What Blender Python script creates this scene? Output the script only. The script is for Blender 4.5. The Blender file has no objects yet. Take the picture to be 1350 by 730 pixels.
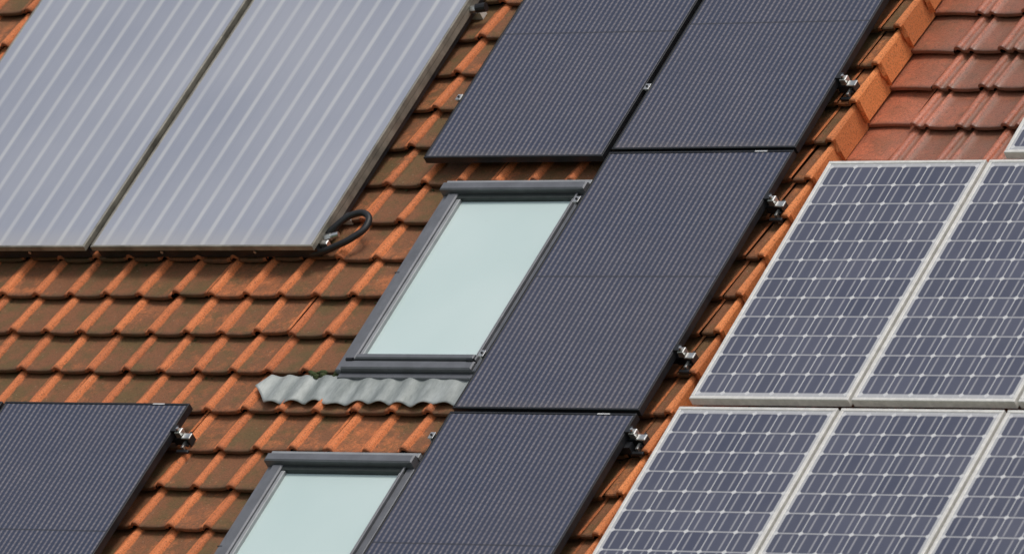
import bpy, math, random
from math import sin, cos, pi, radians
from mathutils import Vector, Matrix
random.seed(7)
scn = bpy.context.scene
# ---------------------------------------------------------------- frame of the roof
A = radians(36.35); S = radians(43.85)
U = Vector((cos(A), -sin(A), 0)); V = Vector((cos(S)*sin(A), cos(S)*cos(A), sin(S)))
N = Vector((-sin(S)*sin(A), -sin(S)*cos(A), cos(S)))
ROOF = Matrix(((U.x, V.x, N.x, 0), (U.y, V.y, N.y, 0), (U.z, V.z, N.z, 0), (0, 0, 0, 1)))
GROUND_Z = -6.5

# ---------------------------------------------------------------- node helpers
class NT:
    def __init__(s, name):
        s.m = bpy.data.materials.new(name); s.m.use_nodes = True
        s.t = s.m.node_tree; s.b = s.t.nodes['Principled BSDF']
    def n(s, typ, **kw):
        x = s.t.nodes.new(typ)
        for k, v in kw.items(): setattr(x, k, v)
        return x
    def put(s, sock, v):
        if isinstance(v, bpy.types.NodeSocket): s.t.links.new(v, sock)
        elif v is not None: sock.default_value = v
    def math(s, op, a, b=None, c=None, clamp=False):
        x = s.n('ShaderNodeMath', operation=op); x.use_clamp = clamp
        s.put(x.inputs[0], a)
        if b is not None: s.put(x.inputs[1], b)
        if c is not None: s.put(x.inputs[2], c)
        return x.outputs[0]
    def ramp(s, v, lo, hi):
        x = s.n('ShaderNodeMapRange'); x.clamp = True
        s.put(x.inputs[0], v); s.put(x.inputs[1], lo); s.put(x.inputs[2], hi)
        return x.outputs[0]
    def mix(s, f, a, b):
        x = s.n('ShaderNodeMix', data_type='RGBA')
        s.put(x.inputs[0], f)
        s.put(x.inputs[6], a if isinstance(a, bpy.types.NodeSocket) else (*a, 1))
        s.put(x.inputs[7], b if isinstance(b, bpy.types.NodeSocket) else (*b, 1))
        return x.outputs[2]
    def noise(s, scale, detail=4, rough=.6, vec=None, stretch=None):
        co = vec if vec is not None else s.n('ShaderNodeTexCoord').outputs['Object']
        if stretch:
            mp = s.n('ShaderNodeMapping'); s.put(mp.inputs[0], co); mp.inputs[3].default_value = stretch; co = mp.outputs[0]
        x = s.n('ShaderNodeTexNoise'); s.put(x.inputs['Vector'], co)
        x.inputs['Scale'].default_value = scale; x.inputs['Detail'].default_value = detail; x.inputs['Roughness'].default_value = rough
        return x.outputs[0]
    def base(s, c): s.put(s.b.inputs['Base Color'], c if isinstance(c, bpy.types.NodeSocket) else (*c, 1))
    def set(s, **kw):
        for k, v in kw.items(): s.put(s.b.inputs[k.replace('_', ' ')], v)
    def bump(s, h, strength=.5, dist=.004):
        x = s.n('ShaderNodeBump'); s.put(x.inputs['Height'], h); x.inputs['Strength'].default_value = strength; x.inputs['Distance'].default_value = dist
        s.put(s.b.inputs['Normal'], x.outputs[0])
    def uv(s):
        x = s.n('ShaderNodeUVMap'); x.uv_map = 'UVMap'
        q = s.n('ShaderNodeSeparateXYZ'); s.put(q.inputs[0], x.outputs[0]); return q.outputs[0], q.outputs[1]

def simple(name, col, rough=.5, metal=0., var=.25, scale=30):
    m = NT(name); nz = m.noise(scale, 5)
    m.base(m.mix(m.ramp(nz, .3, .7), tuple(c*(1-var) for c in col), tuple(min(1, c*(1+var)) for c in col)))
    m.set(Roughness=rough, Metallic=metal); return m.m

def tile_material(name, orange, pan, moss, dirt, rough=.7, gloss=0., rollw=.70, mossy=.70):
    m = NT(name)
    at = m.n('ShaderNodeAttribute'); at.attribute_name = 'tile'
    sp = m.n('ShaderNodeSeparateColor'); m.put(sp.inputs[0], at.outputs['Color'])
    rnd, roll, along = sp.outputs
    big = m.noise(1.1, 2, .5); mid = m.noise(12, 5, .75); fine = m.noise(70, 4, .75)
    spk = m.noise(150, 3, .7)
    clay = m.mix(rnd, orange, tuple(a*b for a, b in zip(orange, (.74, .70, .72))))
    clay = m.mix(m.math('MULTIPLY', m.ramp(fine, .40, .75), .5), clay, tuple(c*.5 for c in orange))
    w = m.math('ADD', m.math('MULTIPLY', mid, 1.45), m.math('MULTIPLY', big, .8))
    w = m.math('ADD', w, m.math('MULTIPLY', fine, .45))
    w = m.math('ADD', w, m.math('MULTIPLY', rnd, .34))
    w = m.math('SUBTRACT', w, m.math('MULTIPLY', roll, rollw))
    w = m.math('ADD', w, m.math('MULTIPLY', along, .12))
    wf = m.ramp(w, 1.26-dirt, 1.80-dirt)
    c = m.mix(m.math('MULTIPLY', wf, .95), clay, pan)
    g = m.ramp(m.math('ADD', m.noise(6.3, 5, .75), m.math('MULTIPLY', rnd, .10)), .50, .66)
    g = m.math('MULTIPLY', g, wf)
    c = m.mix(m.math('MULTIPLY', g, mossy), c, moss)
    c = m.mix(m.math('MULTIPLY', m.ramp(spk, .52, .68), .66), c, (.035, .022, .012))
    vo = m.n('ShaderNodeTexVoronoi'); vo.inputs['Scale'].default_value = 30; m.put(vo.inputs['Vector'], m.n('ShaderNodeTexCoord').outputs['Object'])
    li = m.math('LESS_THAN', m.math('ADD', vo.outputs['Distance'], m.math('MULTIPLY', fine, .3)), .24)
    c = m.mix(m.math('MULTIPLY', li, .34), c, (.42, .36, .24))
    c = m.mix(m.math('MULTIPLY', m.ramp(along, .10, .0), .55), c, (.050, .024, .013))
    m.base(c)
    m.set(Roughness=rough)
    if gloss: m.set(Coat_Weight=gloss, Coat_Roughness=.22)
    m.bump(m.math('ADD', fine, m.math('MULTIPLY', spk, .6)), .7, .005)
    return m.m

M = {}
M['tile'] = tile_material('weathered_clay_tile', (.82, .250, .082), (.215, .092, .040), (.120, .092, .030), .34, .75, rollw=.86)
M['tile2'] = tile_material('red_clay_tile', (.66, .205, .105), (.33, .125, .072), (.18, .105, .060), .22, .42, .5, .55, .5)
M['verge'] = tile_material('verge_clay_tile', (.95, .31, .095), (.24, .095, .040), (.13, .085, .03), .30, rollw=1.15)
M['alu'] = simple('aluminium_frame', (.76, .74, .69), .42, .10, .14)
M['black'] = simple('black_anodised_frame', (.018, .019, .022), .4, .2)
M['steel'] = simple('stainless_steel', (.62, .62, .60), .3, .9)
M['rubber'] = simple('black_rubber', (.012, .012, .013), .5)
M['under'] = simple('roof_underlay', (.03, .02, .015), .9)
M['winframe'] = simple('grey_aluminium_cladding', (.175, .18, .195), .38, .25, .14, 12)
M['winlight'] = simple('pale_grey_profile', (.33, .34, .345), .4, .2, .12, 12)
M['windark'] = simple('dark_seal_and_shadow_strip', (.025, .032, .030), .5)  # rubber seals, and the painted shadow band at the top of the glass
M['colframe'] = simple('collector_side_frame', (.25, .235, .195), .5, .2, .4, 9)
M['sticker'] = simple('label', (.6, .6, .6), .4)
M['moss'] = simple('moss', (.045, .060, .018), .95, 0, .6, 60)

m = NT('weathered_lead_sheet')
m.base(m.mix(m.ramp(m.noise(14, 6, .7, stretch=(1, .25, 1)), .35, .7), (.22, .245, .235), (.48, .51, .49)))
m.set(Roughness=.5, Metallic=.10); m.bump(m.noise(35, 4), .3, .003); M['lead'] = m.m

# black module
m = NT('black_solar_cells'); u, v = m.uv()
PW = .0285
fu = m.math('FRACT', m.math('DIVIDE', u, PW)); du = m.math('ABSOLUTE', m.math('SUBTRACT', fu, .5))
wire = m.ramp(du, .28, .08)
fv = m.math('FRACT', m.math('ADD', m.math('DIVIDE', v, .0230), m.math('MULTIPLY', m.math('FLOOR', m.math('DIVIDE', u, PW)), .37)))
dash = m.ramp(m.math('ABSOLUTE', m.math('SUBTRACT', fv, .5)), .50, .12)
pat = m.math('MULTIPLY', wire, m.math('ADD', .50, m.math('MULTIPLY', dash, .50)))
pat = m.math('MULTIPLY', pat, m.math('ADD', .50, m.math('MULTIPLY', m.noise(7, 4, .7), 1.1)))
cg = m.ramp(m.math('ABSOLUTE', m.math('SUBTRACT', m.math('FRACT', m.math('DIVIDE', v, .0800)), .5)), .465, .495)
mid_ = m.math('LESS_THAN', m.math('ABSOLUTE', m.math('SUBTRACT', v, .80)), .005)
dust = m.ramp(m.noise(1.3, 4, .6), .35, .7)
c0 = m.mix(dust, (.016, .026, .064), (.030, .035, .066))
c = m.mix(m.math('MULTIPLY', pat, .70), c0, (.265, .235, .245))
c = m.mix(m.math('MULTIPLY', cg, .34), c, (.008, .012, .026))
c = m.mix(m.math('MULTIPLY', mid_, .6), c, (.010, .010, .014))
c = m.mix(m.math('MULTIPLY', m.ramp(v, .05, .0), .25), c, (.20, .17, .13))
m.base(c); m.set(Roughness=.45, Specular_IOR_Level=.5, Coat_Weight=.9, Coat_Roughness=.10); M['blackcell'] = m.m

# white framed monocrystalline module, 6 x 12 cells, uv in cell units
m = NT('mono_cells'); u, v = m.uv()
cu = m.math('SUBTRACT', m.math('FRACT', u), .5); cv = m.math('SUBTRACT', m.math('FRACT', v), .5)
au = m.math('ABSOLUTE', cu); av = m.math('ABSOLUTE', cv)
gapu = m.ramp(au, .468, .490); gapv = m.ramp(av, .455, .485)
corner = m.ramp(m.math('ADD', au, av), .865, .895)
gap = m.math('MAXIMUM', m.math('MULTIPLY', gapu, .80), m.math('MULTIPLY', gapv, .60))
bus = m.ramp(m.math('ABSOLUTE', m.math('SUBTRACT', au, .23)), .050, .018)
bus = m.math('MULTIPLY', bus, m.math('ADD', .30, m.math('MULTIPLY', m.ramp(av, .46, .34), .70)))
cid = m.n('ShaderNodeCombineXYZ'); m.put(cid.inputs[0], m.math('FLOOR', u)); m.put(cid.inputs[1], m.math('FLOOR', v))
wn = m.n('ShaderNodeTexWhiteNoise', noise_dimensions='2D'); m.put(wn.inputs['Vector'], cid.outputs[0])
cell = m.mix(wn.outputs['Value'], (.048, .055, .098), (.076, .082, .130))
c = m.mix(m.math('MULTIPLY', m.ramp(m.noise(2.5, 5, .65), .3, .8), .38), cell, (.13, .13, .16))
c = m.mix(m.math('MULTIPLY', bus, .58), c, (.52, .51, .52))
outside = m.math('MAXIMUM', m.math('MAXIMUM', m.math('LESS_THAN', u, 0.), m.math('GREATER_THAN', u, 6.)), m.math('MAXIMUM', m.math('LESS_THAN', v, 0.), m.math('GREATER_THAN', v, 12.)))
g = m.math('MAXIMUM', gap, corner)
g = m.math('MAXIMUM', g, m.math('MULTIPLY', outside, .7))
c = m.mix(g, c, (.66, .655, .65))
m.base(c); m.set(Roughness=.5, Coat_Weight=.8, Coat_Roughness=.12); M['mono'] = m.m

# thermal collector absorber under prismatic glass
m = NT('prismatic_collector_glass'); u, v = m.uv()
f = m.math('FRACT', m.math('DIVIDE', u, .1155)); st = m.ramp(m.math('ABSOLUTE', m.math('SUBTRACT', f, .5)), .15, .06)
st2 = m.ramp(m.math('ABSOLUTE', m.math('SUBTRACT', f, .80)), .05, .02)
n1 = m.noise(1.2, 3, .5); n2 = m.noise(25, 5, .7)
c = m.mix(m.ramp(n1, .3, .7), (.295, .318, .395), (.360, .378, .445))
c = m.mix(m.math('MULTIPLY', st, m.math('ADD', .15, m.math('MULTIPLY', m.noise(2.2, 3, .6, stretch=(4, 1, 1)), .60))), c, (.70, .70, .68))
c = m.mix(m.math('MULTIPLY', st2, .12), c, (.20, .20, .24))
c = m.mix(m.math('MULTIPLY', n2, .14), c, (.45, .44, .42))
edge = m.ramp(v, .12, .0)
c = m.mix(m.math('MULTIPLY', edge, .35), c, (.50, .47, .42))
m.base(c); m.set(Roughness=.5, Coat_Weight=.6, Coat_Roughness=.3); M['collector'] = m.m

m = NT('window_pane_with_blind')
c = m.mix(m.ramp(m.noise(1.5, 3, .5), .3, .7), (.575, .715, .690), (.65, .775, .75))
c = m.mix(m.math('MULTIPLY', m.ramp(m.noise(45, 4, .7), .66, .8), .3), c, (.35, .42, .38))
m.base(c); m.set(Roughness=.6, Coat_Weight=1., Coat_Roughness=.04); M['pane'] = m.m

m = NT('brick'); b = m.n('ShaderNodeTexBrick'); b.inputs['Scale'].default_value = 4.5
b.inputs['Color1'].default_value = (.30, .11, .07, 1); b.inputs['Color2'].default_value = (.22, .08, .05, 1); b.inputs['Mortar'].default_value = (.35, .33, .30, 1)
m.put(b.inputs['Vector'], m.n('ShaderNodeTexCoord').outputs['Object']); m.base(b.outputs[0]); m.set(Roughness=.85); M['brick'] = m.m
m = NT('grass'); m.base(m.mix(m.noise(.6, 8, .7), (.03, .06, .015), (.08, .12, .035))); m.set(Roughness=.9); M['grass'] = m.m

# ---------------------------------------------------------------- mesh builder
class B:
    """collects quads; coordinates are metres on the roof: along the eave, up the slope, off the roof"""
    def __init__(s): s.v = []; s.f = []; s.mi = []; s.uv = []; s.mats = []; s.sm = []
    def mat(s, k):
        if k not in s.mats: s.mats.append(k)
        return s.mats.index(k)
    def face(s, pts, k, uvs=None, smooth=False):
        i = len(s.v); s.v += [tuple(p) for p in pts]; s.f.append(tuple(range(i, i+len(pts))))
        s.mi.append(s.mat(k)); s.uv.append(uvs or [(p[0], p[1]) for p in pts]); s.sm.append(smooth)
    def box(s, u0, u1, v0, v1, w0, w1, k, bev=0.0):
        b = min(bev, (u1-u0)/3, (v1-v0)/3, (w1-w0)/2)
        t = [(u0+b, v0+b, w1), (u1-b, v0+b, w1), (u1-b, v1-b, w1), (u0+b, v1-b, w1)]
        m_ = [(u0, v0, w1-b), (u1, v0, w1-b), (u1, v1, w1-b), (u0, v1, w1-b)]
        l = [(u0, v0, w0), (u1, v0, w0), (u1, v1, w0), (u0, v1, w0)]
        s.face(t, k); s.face(l[::-1], k)
        for i in range(4):
            j = (i+1) % 4
            if b > 0: s.face([m_[i], m_[j], t[j], t[i]], k)
            s.face([l[i], l[j], m_[j], m_[i]], k)
    def cyl(s, c, axis, r, h, k, n=14):
        c = Vector(c); ax = Vector(axis).normalized(); x = ax.orthogonal().normalized(); y = ax.cross(x)
        r1 = [c+(x*cos(2*pi*i/n)+y*sin(2*pi*i/n))*r for i in range(n)]; r2 = [p+ax*h for p in r1]
        for i in range(n): s.face([r1[i], r1[(i+1) % n], r2[(i+1) % n], r2[i]], k, smooth=False)
        s.face(r2, k); s.face(r1[::-1], k)
    def build(s, name, parent=None, matrix=ROOF):
        me = bpy.data.meshes.new(name); me.from_pydata(s.v, [], s.f); me.update()
        for k in s.mats: me.materials.append(M[k])
        me.polygons.foreach_set('material_index', s.mi); me.polygons.foreach_set('use_smooth', s.sm)
        uvl = me.uv_layers.new(name='UVMap'); flat = []
        for q in s.uv:
            for p in q: flat += [p[0], p[1]]
        uvl.data.foreach_set('uv', flat)
        o = bpy.data.objects.new(name, me); scn.collection.objects.link(o)
        if parent: o.parent = parent
        o.matrix_world = matrix; return o

def empty(name, loc=(0, 0, 0)):
    e = bpy.data.objects.new(name, None); scn.collection.objects.link(e); return e

# ---------------------------------------------------------------- tiles
PU, PV, V0 = .20, .24, -.155
def roll_h(x):            # one clay tile: side roll, small lip, flat pan with a raised far edge
    if x < .046: return .026*max(0, sin(pi*x/.046))**.55
    if x > .176: return .008*sin(pi/2*min(1, (x-.176)/.010))
    return -.004*sin(pi*(x-.046)/.130)
XS = [0, .003, .008, .015, .023, .031, .038, .043, .046, .060, .085, .115, .145, .170, .176, .181, .187, .200]
VS = [(.001, -.019), (0, -.005), (.003, -.001), (.009, 0), (.09, 0), (.18, 0), (.275, 0)]
TILT = .037
def tilefield(name, parent, mat, cols, rows, skip, w0=0., xs=XS, prof=roll_h, pitch=PU, rollw=.05, warp=1.):
    vs = []; fs = []; at = []
    for (u0, kind) in cols:
        for k in rows:
            v0 = V0+k*PV
            if skip(u0+pitch/2, v0+PV/2): continue
            du = random.gauss(0, .0024)*warp; dv = random.gauss(0, .0045)*warp; dw = random.gauss(0, .0018)*warp
            rot = random.gauss(0, .014)*warp; r = random.random(); i0 = len(vs)
            tl = random.gauss(0, .0022)*warp
            nx = len(xs)
            for (y, ww) in VS:
                for x in xs:
                    h = prof(x) if kind == 0 else .005*sin(pi*x/pitch)
                    w = w0+dw+h+ww+TILT*(1-y/PV)+tl*(x/pitch-.5)-.004
                    bulge = .005 if (kind == 0 and 0 < x < rollw and y < .02) else 0
                    vs.append((u0+du+x-rot*y, v0+dv+y+rot*(x-pitch/2)-bulge, w+bulge*.5))
                    rl = min(1, max(0, prof(x)/.012)) if kind == 0 else .45
                    at.append((r, rl, min(1, max(0, y/PV)), 1))
            for j in range(len(VS)-1):
                for i in range(nx-1):
                    a = i0+j*nx+i; fs.append((a, a+1, a+nx+1, a+nx))
    me = bpy.data.meshes.new(name); me.from_pydata(vs, [], fs); me.update()
    me.materials.append(M[mat]); me.polygons.foreach_set('use_smooth', [True]*len(fs))
    a = me.attributes.new('tile', 'FLOAT_COLOR', 'POINT'); a.data.foreach_set('color', [c for q in at for c in q])
    o = bpy.data.objects.new(name, me); scn.collection.objects.link(o); o.parent = parent; o.matrix_world = ROOF
    return o

house = empty('brick_house'); house2 = empty('brick_house')
ROWS = range(-17, 13)
WIN = [(-.585, .185, -.66, .53), (-.615, .165, -2.34, -1.17)]
def skip_main(u, v):
    return any(a+.03 < u < b-.03 and c+.02 < v < d-.04 for a, b, c, d in WIN)
UR = 1.215
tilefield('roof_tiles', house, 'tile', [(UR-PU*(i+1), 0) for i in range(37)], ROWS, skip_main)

# verge tiles: L-shaped, the flange hangs down the gable side
def verge(name, parent, u0):
    prof = [(0, 0), (.010, .003), (.030, .001), (.062, .003), (.067, .016), (.076, .022), (.086, .019), (.092, .008), (.093, -.05), (.093, -.118)]
    vs = []; fs = []; at = []
    for k in ROWS:
        v0 = V0+k*PV+random.gauss(0, .004); r = random.random(); du = random.gauss(0, .003); i0 = len(vs); tw = random.gauss(0, .012)
        for (y, ww) in [(.001, -.02), (0, -.005), (.006, 0), (.012, 0), (.12, 0), (.262, 0)]:
            for j, (x, h) in enumerate(prof):
                wd = ww if j < 7 else 0
                sx = .012*(1-y/PV) if j >= 6 else 0
                vs.append((u0+du+x+sx-tw*y, v0+y, h+wd+.036*(1-y/PV))); at.append((r, 0 if j < 4 else 1, min(1, max(.10, y/PV) if j > 6 else y/PV), 1))
        n = len(prof)
        for a_ in range(5):
            for b_ in range(n-1):
                a = i0+a_*n+b_; fs.append((a, a+1, a+n+1, a+n))
    me = bpy.data.meshes.new(name); me.from_pydata(vs, [], fs); me.update(); me.materials.append(M['verge'])
    me.polygons.foreach_set('use_smooth', [False]*len(fs))
    a = me.attributes.new('tile', 'FLOAT_COLOR', 'POINT'); a.data.foreach_set('color', [c for q in at for c in q])
    o = bpy.data.objects.new(name, me); scn.collection.objects.link(o); o.parent = parent; o.matrix_world = ROOF
    sm = o.modifiers.new('thick', 'SOLIDIFY'); sm.thickness = .014; sm.offset = -1
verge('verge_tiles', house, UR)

# neighbour roof, 13 cm lower
def roll2(x):
    if x < .045: return .024*max(0, sin(pi*x/.045))**.6
    if x < .070: return .0
    if x < .100: return .016*sin(pi*(x-.070)/.030)
    return -.004*sin(pi*(x-.100)/.140)
XS2 = [0, .004, .010, .022, .035, .041, .045, .058, .070, .076, .085, .094, .100, .13, .17, .21, .24]
NW = -.135
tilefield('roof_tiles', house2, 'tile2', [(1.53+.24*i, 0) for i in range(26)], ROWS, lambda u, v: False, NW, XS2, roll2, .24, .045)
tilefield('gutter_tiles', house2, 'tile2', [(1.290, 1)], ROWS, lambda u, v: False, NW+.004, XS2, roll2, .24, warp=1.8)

def house_body(parent, ua, ub, wtop):
    e = V*(-4.15)+N*wtop; rdg = V*3.0+N*wtop; H = Vector((sin(A), cos(A), 0))
    run = (rdg-e).dot(H); back = e+H*2*run; inset = H*.35
    b = B()
    def P(u, q): return U*u+q
    for q in ((e, rdg), (rdg, back)):
        b.face([P(ua, q[0]), P(ub, q[0]), P(ub, q[1]), P(ua, q[1])], 'under' if q[0] is e else 'brick')
    g = lambda q: Vector((q.x, q.y, GROUND_Z))
    e2 = e+inset+Vector((0, 0, .25)); k2 = back-inset+Vector((0, 0, .25)); r2 = rdg-Vector((0, 0, .02))
    for uu in (ua+.003, ub-.003):
        b.face([P(uu, g(e2)), P(uu, g(k2)), P(uu, k2), P(uu, r2), P(uu, e2)], 'brick')
    b.face([P(ua, g(e2)), P(ub, g(e2)), P(ub, e2), P(ua, e2)], 'brick')
    b.face([P(ua, g(k2)), P(ub, g(k2)), P(ub, k2), P(ua, k2)], 'brick')
    b.build('walls', parent, Matrix.Identity(4))
house_body(house, -6.2, 1.275, -.05); house_body(house2, 1.28, 7.8, -.17)

# ---------------------------------------------------------------- black modules
def black_panel(u0, v0, top=.12, W=.978, H=1.595, tag=True):
    b = B(); u1 = u0+W; v1 = v0+H; fw = .011
    b.box(u0, u1, v0, v0+fw, top-.035, top, 'black', .0015); b.box(u0, u1, v1-fw, v1, top-.035, top, 'black', .0015)
    b.box(u0, u0+fw, v0+fw, v1-fw, top-.035, top, 'black', .0015); b.box(u1-fw, u1, v0+fw, v1-fw, top-.035, top, 'black', .0015)
    w = top-.003
    b.face([(u0+fw, v0+fw, w), (u1-fw, v0+fw, w), (u1-fw, v1-fw, w), (u0+fw, v1-fw, w)], 'blackcell', [(0, 0), (W-2*fw, 0), (W-2*fw, H-2*fw), (0, H-2*fw)])
    w = top-.033
    b.face([(u0+fw, v0+fw, w), (u0+fw, v1-fw, w), (u1-fw, v1-fw, w), (u1-fw, v0+fw, w)], 'black')
    if tag: b.box(u1-.20, u1-.135, v1-.010, v1-.003, top, top+.001, 'sticker')
    return b.build('solar_panel')
black_panel(.238, .682); black_panel(.238, -.930); black_panel(.238, -2.545)
black_panel(-.768, .640, tag=False)
black_panel(-2.242, -2.515, W=1.042); black_panel(-3.302, -2.515, W=1.042)

b = B()
for v in (1.15, .39, -.56, -1.10, -2.2): b.box(.215, 1.245, v-.018, v+.018, .045, .083, 'black')
for v in (1.10, 1.9): b.box(-.785, .22, v-.018, v+.018, .045, .083, 'black')
for v in (-1.07, -2.2): b.box(-3.2, -1.18, v-.018, v+.018, .045, .083, 'black')
b.build('mounting_rail')

def bracket(u, v):
    b = B()
    b.box(u-.03, u+.050, v-.018, v+.018, .040, .080, 'black', .003)
    b.box(u+.050, u+.056, v-.022, v+.022, .036, .086, 'black', .002)
    b.box(u-.004, u+.026, v-.016, v+.016, .082, .114, 'steel', .003)
    b.box(u-.020, u+.010, v-.018, v+.018, .1215, .127, 'black', .001)
    b.cyl((u+.012, v, .114), (0, 0, 1), .007, .014, 'steel', 8)
    b.box(u+.030, u+.074, v-.028, v+.004, .0865, .093, 'steel', .002)
    b.box(u+.028, u+.040, v-.055, v-.019, .010, .066, 'steel', .002)
    b.box(u+.002, u+.066, v-.072, v-.056, .040, .052, 'black', .002)
    b.cyl((u+.026, v-.030, .052), (1, 0, 0), .008, .024, 'black', 8)
    b.build('mounting_bracket')
for u, v in ((1.232, 1.13), (1.232, .37), (1.232, -.56), (1.232, -1.05), (-1.185, -1.08)): bracket(u, v)
def midclamp(u, v, top=.12):
    b = B(); b.box(u-.013, u+.013, v-.018, v+.018, top, top+.005, 'steel', .001); b.cyl((u, v, top+.005), (0, 0, 1), .006, .005, 'black', 6)
    b.box(u-.004, u+.004, v-.02, v+.02, top-.04, top, 'steel'); b.build('module_clamp')
midclamp(.229, 1.08); midclamp(.222, .36); midclamp(.222, -.60); midclamp(-.778, 1.03); midclamp(.222, -1.1)

# ---------------------------------------------------------------- white framed modules
def white_panel(u0, v0, W=.806, H=1.455, top=.05):
    b = B(); u1 = u0+W; v1 = v0+H; fw = .017
    b.box(u0, u1, v0, v0+fw, top-.04, top, 'alu', .002); b.box(u0, u1, v1-fw, v1, top-.04, top, 'alu', .002)
    b.box(u0, u0+fw, v0+fw, v1-fw, top-.04, top, 'alu', .002); b.box(u1-fw, u1, v0+fw, v1-fw, top-.04, top, 'alu', .002)
    w = top-.003; mu = .012/W*6; mv = .02/H*12
    b.face([(u0+fw, v0+fw, w), (u1-fw, v0+fw, w), (u1-fw, v1-fw, w), (u0+fw, v1-fw, w)], 'mono', [(-mu, -mv), (6+mu, -mv), (6+mu, 12+mv), (-mu, 12+mv)])
    w = top-.037
    b.face([(u0+fw, v0+fw, w), (u0+fw, v1-fw, w), (u1-fw, v1-fw, w), (u1-fw, v0+fw, w)], 'alu')
    b.build('framed_solar_panel')
for i in range(4): white_panel(1.367+.824*i, -.787)
for i in range(4): white_panel(1.343+.824*i, -2.290)
for i in range(3): white_panel(2.240+.824*i, .712)
b = B()
for v in (-2.0, -1.2, -.5, .3): b.box(1.35, 4.6, v-.018, v+.018, -.04, .009, 'alu')
for v in (1.0, 1.8): b.box(2.25, 4.6, v-.018, v+.018, -.04, .009, 'alu')
b.build('mounting_rail')

# ---------------------------------------------------------------- thermal collectors
def collector(u0, u1, v0=.062, v1=2.15, top=.13):
    b = B(); fw = .012; d = .026
    b.box(u0, u1, v0, v0+fw, top-d, top, 'colframe', .002); b.box(u0, u1, v1-fw, v1, top-d, top, 'colframe', .002)
    b.box(u0, u0+fw, v0+fw, v1-fw, top-d, top, 'colframe', .002); b.box(u1-fw, u1, v0+fw, v1-fw, top-d, top, 'colframe', .002)
    b.box(u0+.010, u1-.004, v0+.020, v1-.010, top-.085, top-d-.001, 'black')
    b.box(u1-.0038, u1-.001, v0+.05, v1-.05, top-.060, top-d-.003, 'colframe')
    w = top-.002
    b.face([(u0+fw, v0+fw, w), (u1-fw, v0+fw, w), (u1-fw, v1-fw, w), (u0+fw, v1-fw, w)], 'collector', [(0, 0), (u1-u0, 0), (u1-u0, v1-v0), (0, v1-v0)])
    for x in (.3, .72): b.cyl((u0+(u1-u0)*x, v0+.012, top-.05), (0, 1, 0), .008, .006, 'steel', 8)
    b.build('solar_thermal_collector')
collector(-3.618, -2.368); collector(-2.330, -1.067)
b = B()
for v in (.35, 1.7): b.box(-3.65, -1.05, v-.02, v+.02, .005, .043, 'alu')
b.build('mounting_rail')

cu = bpy.data.curves.new('rubber_hose', 'CURVE'); cu.dimensions = '3D'; cu.bevel_depth = .0155; cu.bevel_resolution = 5; cu.use_fill_caps = True
pts = [(-1.10, .15, .07), (-1.04, .21, .10), (-.97, .275, .115), (-.895, .285, .11), (-.865, .225, .10), (-.91, .15, .095), (-.98, .11, .085), (-1.07, .09, .065), (-1.2, .11, .03)]
sp = cu.splines.new('BEZIER'); sp.bezier_points.add(len(pts)-1)
for p, q in zip(sp.bezier_points, pts): p.co = q; p.handle_left_type = p.handle_right_type = 'AUTO'
cu.materials.append(M['rubber']); ho = bpy.data.objects.new('rubber_hose', cu); scn.collection.objects.link(ho); ho.matrix_world = ROOF
b = B(); b.cyl((-1.07, .16, .085), (1, .35, 0), .018, .03, 'steel', 6); b.cyl((-1.045, .17, .085), (1, .35, 0), .014, .04, 'steel', 12)
b.box(-1.064, -1.03, .11, .135, .07, .10, 'steel', .004); b.build('pipe_fitting')
b = B(); b.cyl((-1.066, 1.66, .085), (1, .2, 0), .018, .03, 'steel', 6); b.cyl((-1.04, 1.665, .085), (1, .2, 0), .022, .05, 'rubber', 12); b.build('pipe_fitting')

# ---------------------------------------------------------------- roof windows
def skylight(u0, u1, v0, v1):
    b = B()
    b.box(u0, u0+.030, v0, v1-.07, -.02, .066, 'winframe', .004)
    b.box(u0+.033, u0+.088, v0+.055, v1-.07, -.02, .082, 'winframe', .006)
    b.box(u0+.0895, u0+.110, v0+.085, v1-.098, -.02, .072, 'winlight', .003)
    b.box(u1-.030, u1+.01, v0, v1-.07, -.02, .066, 'winframe', .004)
    b.box(u1-.042, u1-.032, v0+.055, v1-.07, -.02, .080, 'winframe', .003)
    b.box(u1-.054, u1-.0435, v0+.085, v1-.098, -.02, .072, 'winlight', .003)
    b.box(u0-.008, u1+.006, v1-.068, v1-.022, -.02, .105, 'winframe', .006)
    b.box(u0-.012, u1+.010, v1-.020, v1+.008, -.02, .085, 'winlight', .004)
    b.box(u0+.04, u1-.03, v1-.098, v1-.070, -.02, .074, 'windark', .002)  # dark strip standing in for the shadow on the recessed glass below the hood
    b.box(u0+.033, u1-.032, v0+.002, v0+.050, -.02, .078, 'winframe', .006)
    b.box(u0+.09, u1-.044, v0+.055, v0+.083, -.02, .088, 'winframe', .005)
    b.box(u0+.112, u1-.056, v0+.0845, v0+.094, -.02, .070, 'winlight', .002)
    b.box(u0+.033, u1-.032, v0+.0505, v0+.0545, -.02, .058, 'windark')
    b.box(u0+.020, u1+.004, v0-.030, v0-.002, -.02, .050, 'winframe', .003)
    b.box(u0-.004, u0+.031, v0+.52*(v1-v0), v0+.52*(v1-v0)+.004, .05, .0675, 'windark')
    for uu in (u0+.045, u1-.075): b.cyl((uu, v0+.052, .078), (1, 0, 0), .009, .035, 'black', 8)
    w = .052
    b.face([(u0+.108, v0+.08, w), (u1-.052, v0+.08, w), (u1-.052, v1-.09, w), (u0+.108, v1-.09, w)], 'pane')
    b.build('skylight_window')
skylight(-.580, .192, -.650, .520); skylight(-.610, .170, -2.33, -1.175)

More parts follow.
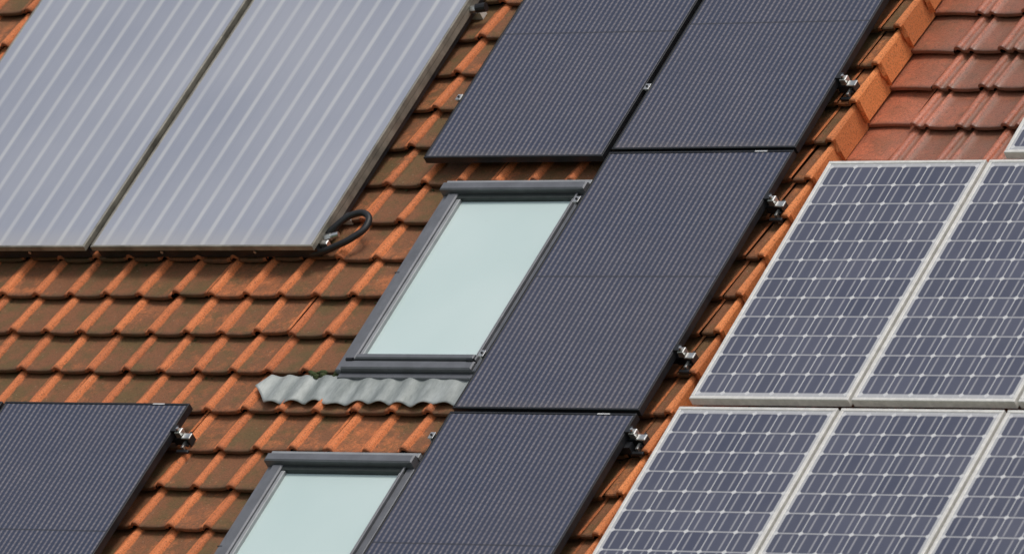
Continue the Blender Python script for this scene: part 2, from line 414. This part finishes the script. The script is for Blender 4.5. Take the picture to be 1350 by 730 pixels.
# dressed lead apron below the upper window
b = B(); nu = 200; nv = 10; g = []
rr = [random.uniform(.5, 1.25) for _ in range(20)]
for j in range(nv+1):
    for i in range(nu+1):
        t = j/nv; u = -.960+1.175*i/nu
        q = (u+.96)/.117; qi = int(q); qa = rr[qi]*(1-(q-qi))+rr[qi+1]*(q-qi)
        vb = -.840+.008*sin(2*pi*q)+.006*sin(u*17)
        if i < 22: vb += .085*(1-i/22)**1.6
        v = vb+(-.664-vb)*t
        x = (u-(UR-PU*12)) % PU
        h = .009*(.5+.5*cos(2*pi*(x-.025)/PU))+.010*qa*cos(2*pi*q)
        w = .050+h*(1-.4*t)-.012*t+.002*sin(u*23+2)
        g.append((u-.02*t+.05*t*max(0, 1-i/60), v, w))
for j in range(nv):
    for i in range(nu):
        a = j*(nu+1)+i; b.face([g[a], g[a+1], g[a+nu+2], g[a+nu+1]], 'lead', smooth=True)
o = b.build('window_flashing')
import bmesh
bm = bmesh.new(); bm.from_mesh(o.data); bmesh.ops.remove_doubles(bm, verts=bm.verts, dist=1e-5); bm.to_mesh(o.data); bm.free()
s_ = o.modifiers.new('t', 'SOLIDIFY'); s_.thickness = .004

# moss cushions lodged at the window corner and behind some tile noses: one mass
b = B()
def cushion(u, v, w, r):
    n = 7
    rings = []
    for j in range(4):
        ph = j/3*pi/2; rings.append([(u+r*cos(ph)*cos(2*pi*i/n)*random.uniform(.75, 1.2), v+r*.7*cos(ph)*sin(2*pi*i/n)*random.uniform(.75, 1.2), w+r*.7*sin(ph)) for i in range(n)])
    for j in range(3):
        for i in range(n): b.face([rings[j][i], rings[j][(i+1) % n], rings[j+1][(i+1) % n], rings[j+1][i]], 'moss', smooth=True)
for _ in range(22): cushion(random.uniform(-.74, -.58), -.655+random.uniform(-.015, .02), .034, random.uniform(.008, .020))
for _ in range(260):
    c_ = random.randint(0, 30); k = random.randint(-9, 9)
    cushion(UR-PU*(c_+1)+random.choice((.052, .17, random.uniform(.05, .18))), V0+k*PV+PV-.006, -.004, random.uniform(.004, .009))
b.build('moss')

# ---------------------------------------------------------------- ground
b = B(); R = 600
b.face([(-R, -R, GROUND_Z), (R, -R, GROUND_Z), (R, R, GROUND_Z), (-R, R, GROUND_Z)], 'grass'); b.build('ground', None, Matrix.Identity(4))

# ---------------------------------------------------------------- light
sd = Vector((.16, -.30, .94)).normalized(); el = math.asin(sd.z); az = math.atan2(sd.x, sd.y)
w = bpy.data.worlds.new('World'); scn.world = w; w.use_nodes = True; nt = w.node_tree
sky = nt.nodes.new('ShaderNodeTexSky'); sky.sky_type = 'NISHITA'; sky.sun_disc = False; sky.sun_elevation = el; sky.sun_rotation = az
sky.air_density = 1.0; sky.dust_density = 3.0
hs = nt.nodes.new('ShaderNodeHueSaturation'); hs.inputs['Saturation'].default_value = .42
nt.links.new(sky.outputs[0], hs.inputs['Color']); bg = nt.nodes['Background']; nt.links.new(hs.outputs[0], bg.inputs[0]); bg.inputs[1].default_value = .130
L = bpy.data.lights.new('sun', 'SUN'); L.energy = 1.25; L.angle = radians(16); L.color = (1, .94, .86)
lo = bpy.data.objects.new('sun', L); scn.collection.objects.link(lo); lo.rotation_euler = sd.to_track_quat('Z', 'Y').to_euler()

# ---------------------------------------------------------------- camera
cam = bpy.data.cameras.new('camera'); co = bpy.data.objects.new('camera', cam); scn.collection.objects.link(co)
co.location = (0, -38, 0); co.rotation_euler = (radians(90), 0, 0); cam.lens = 11500/1350*36; cam.sensor_width = 36; cam.clip_end = 3000
cam.dof.use_dof = True; cam.dof.focus_distance = 38.0; cam.dof.aperture_fstop = 3.5
scn.camera = co
scn.view_settings.view_transform = 'Standard'; scn.view_settings.look = 'None'; scn.view_settings.exposure = 0
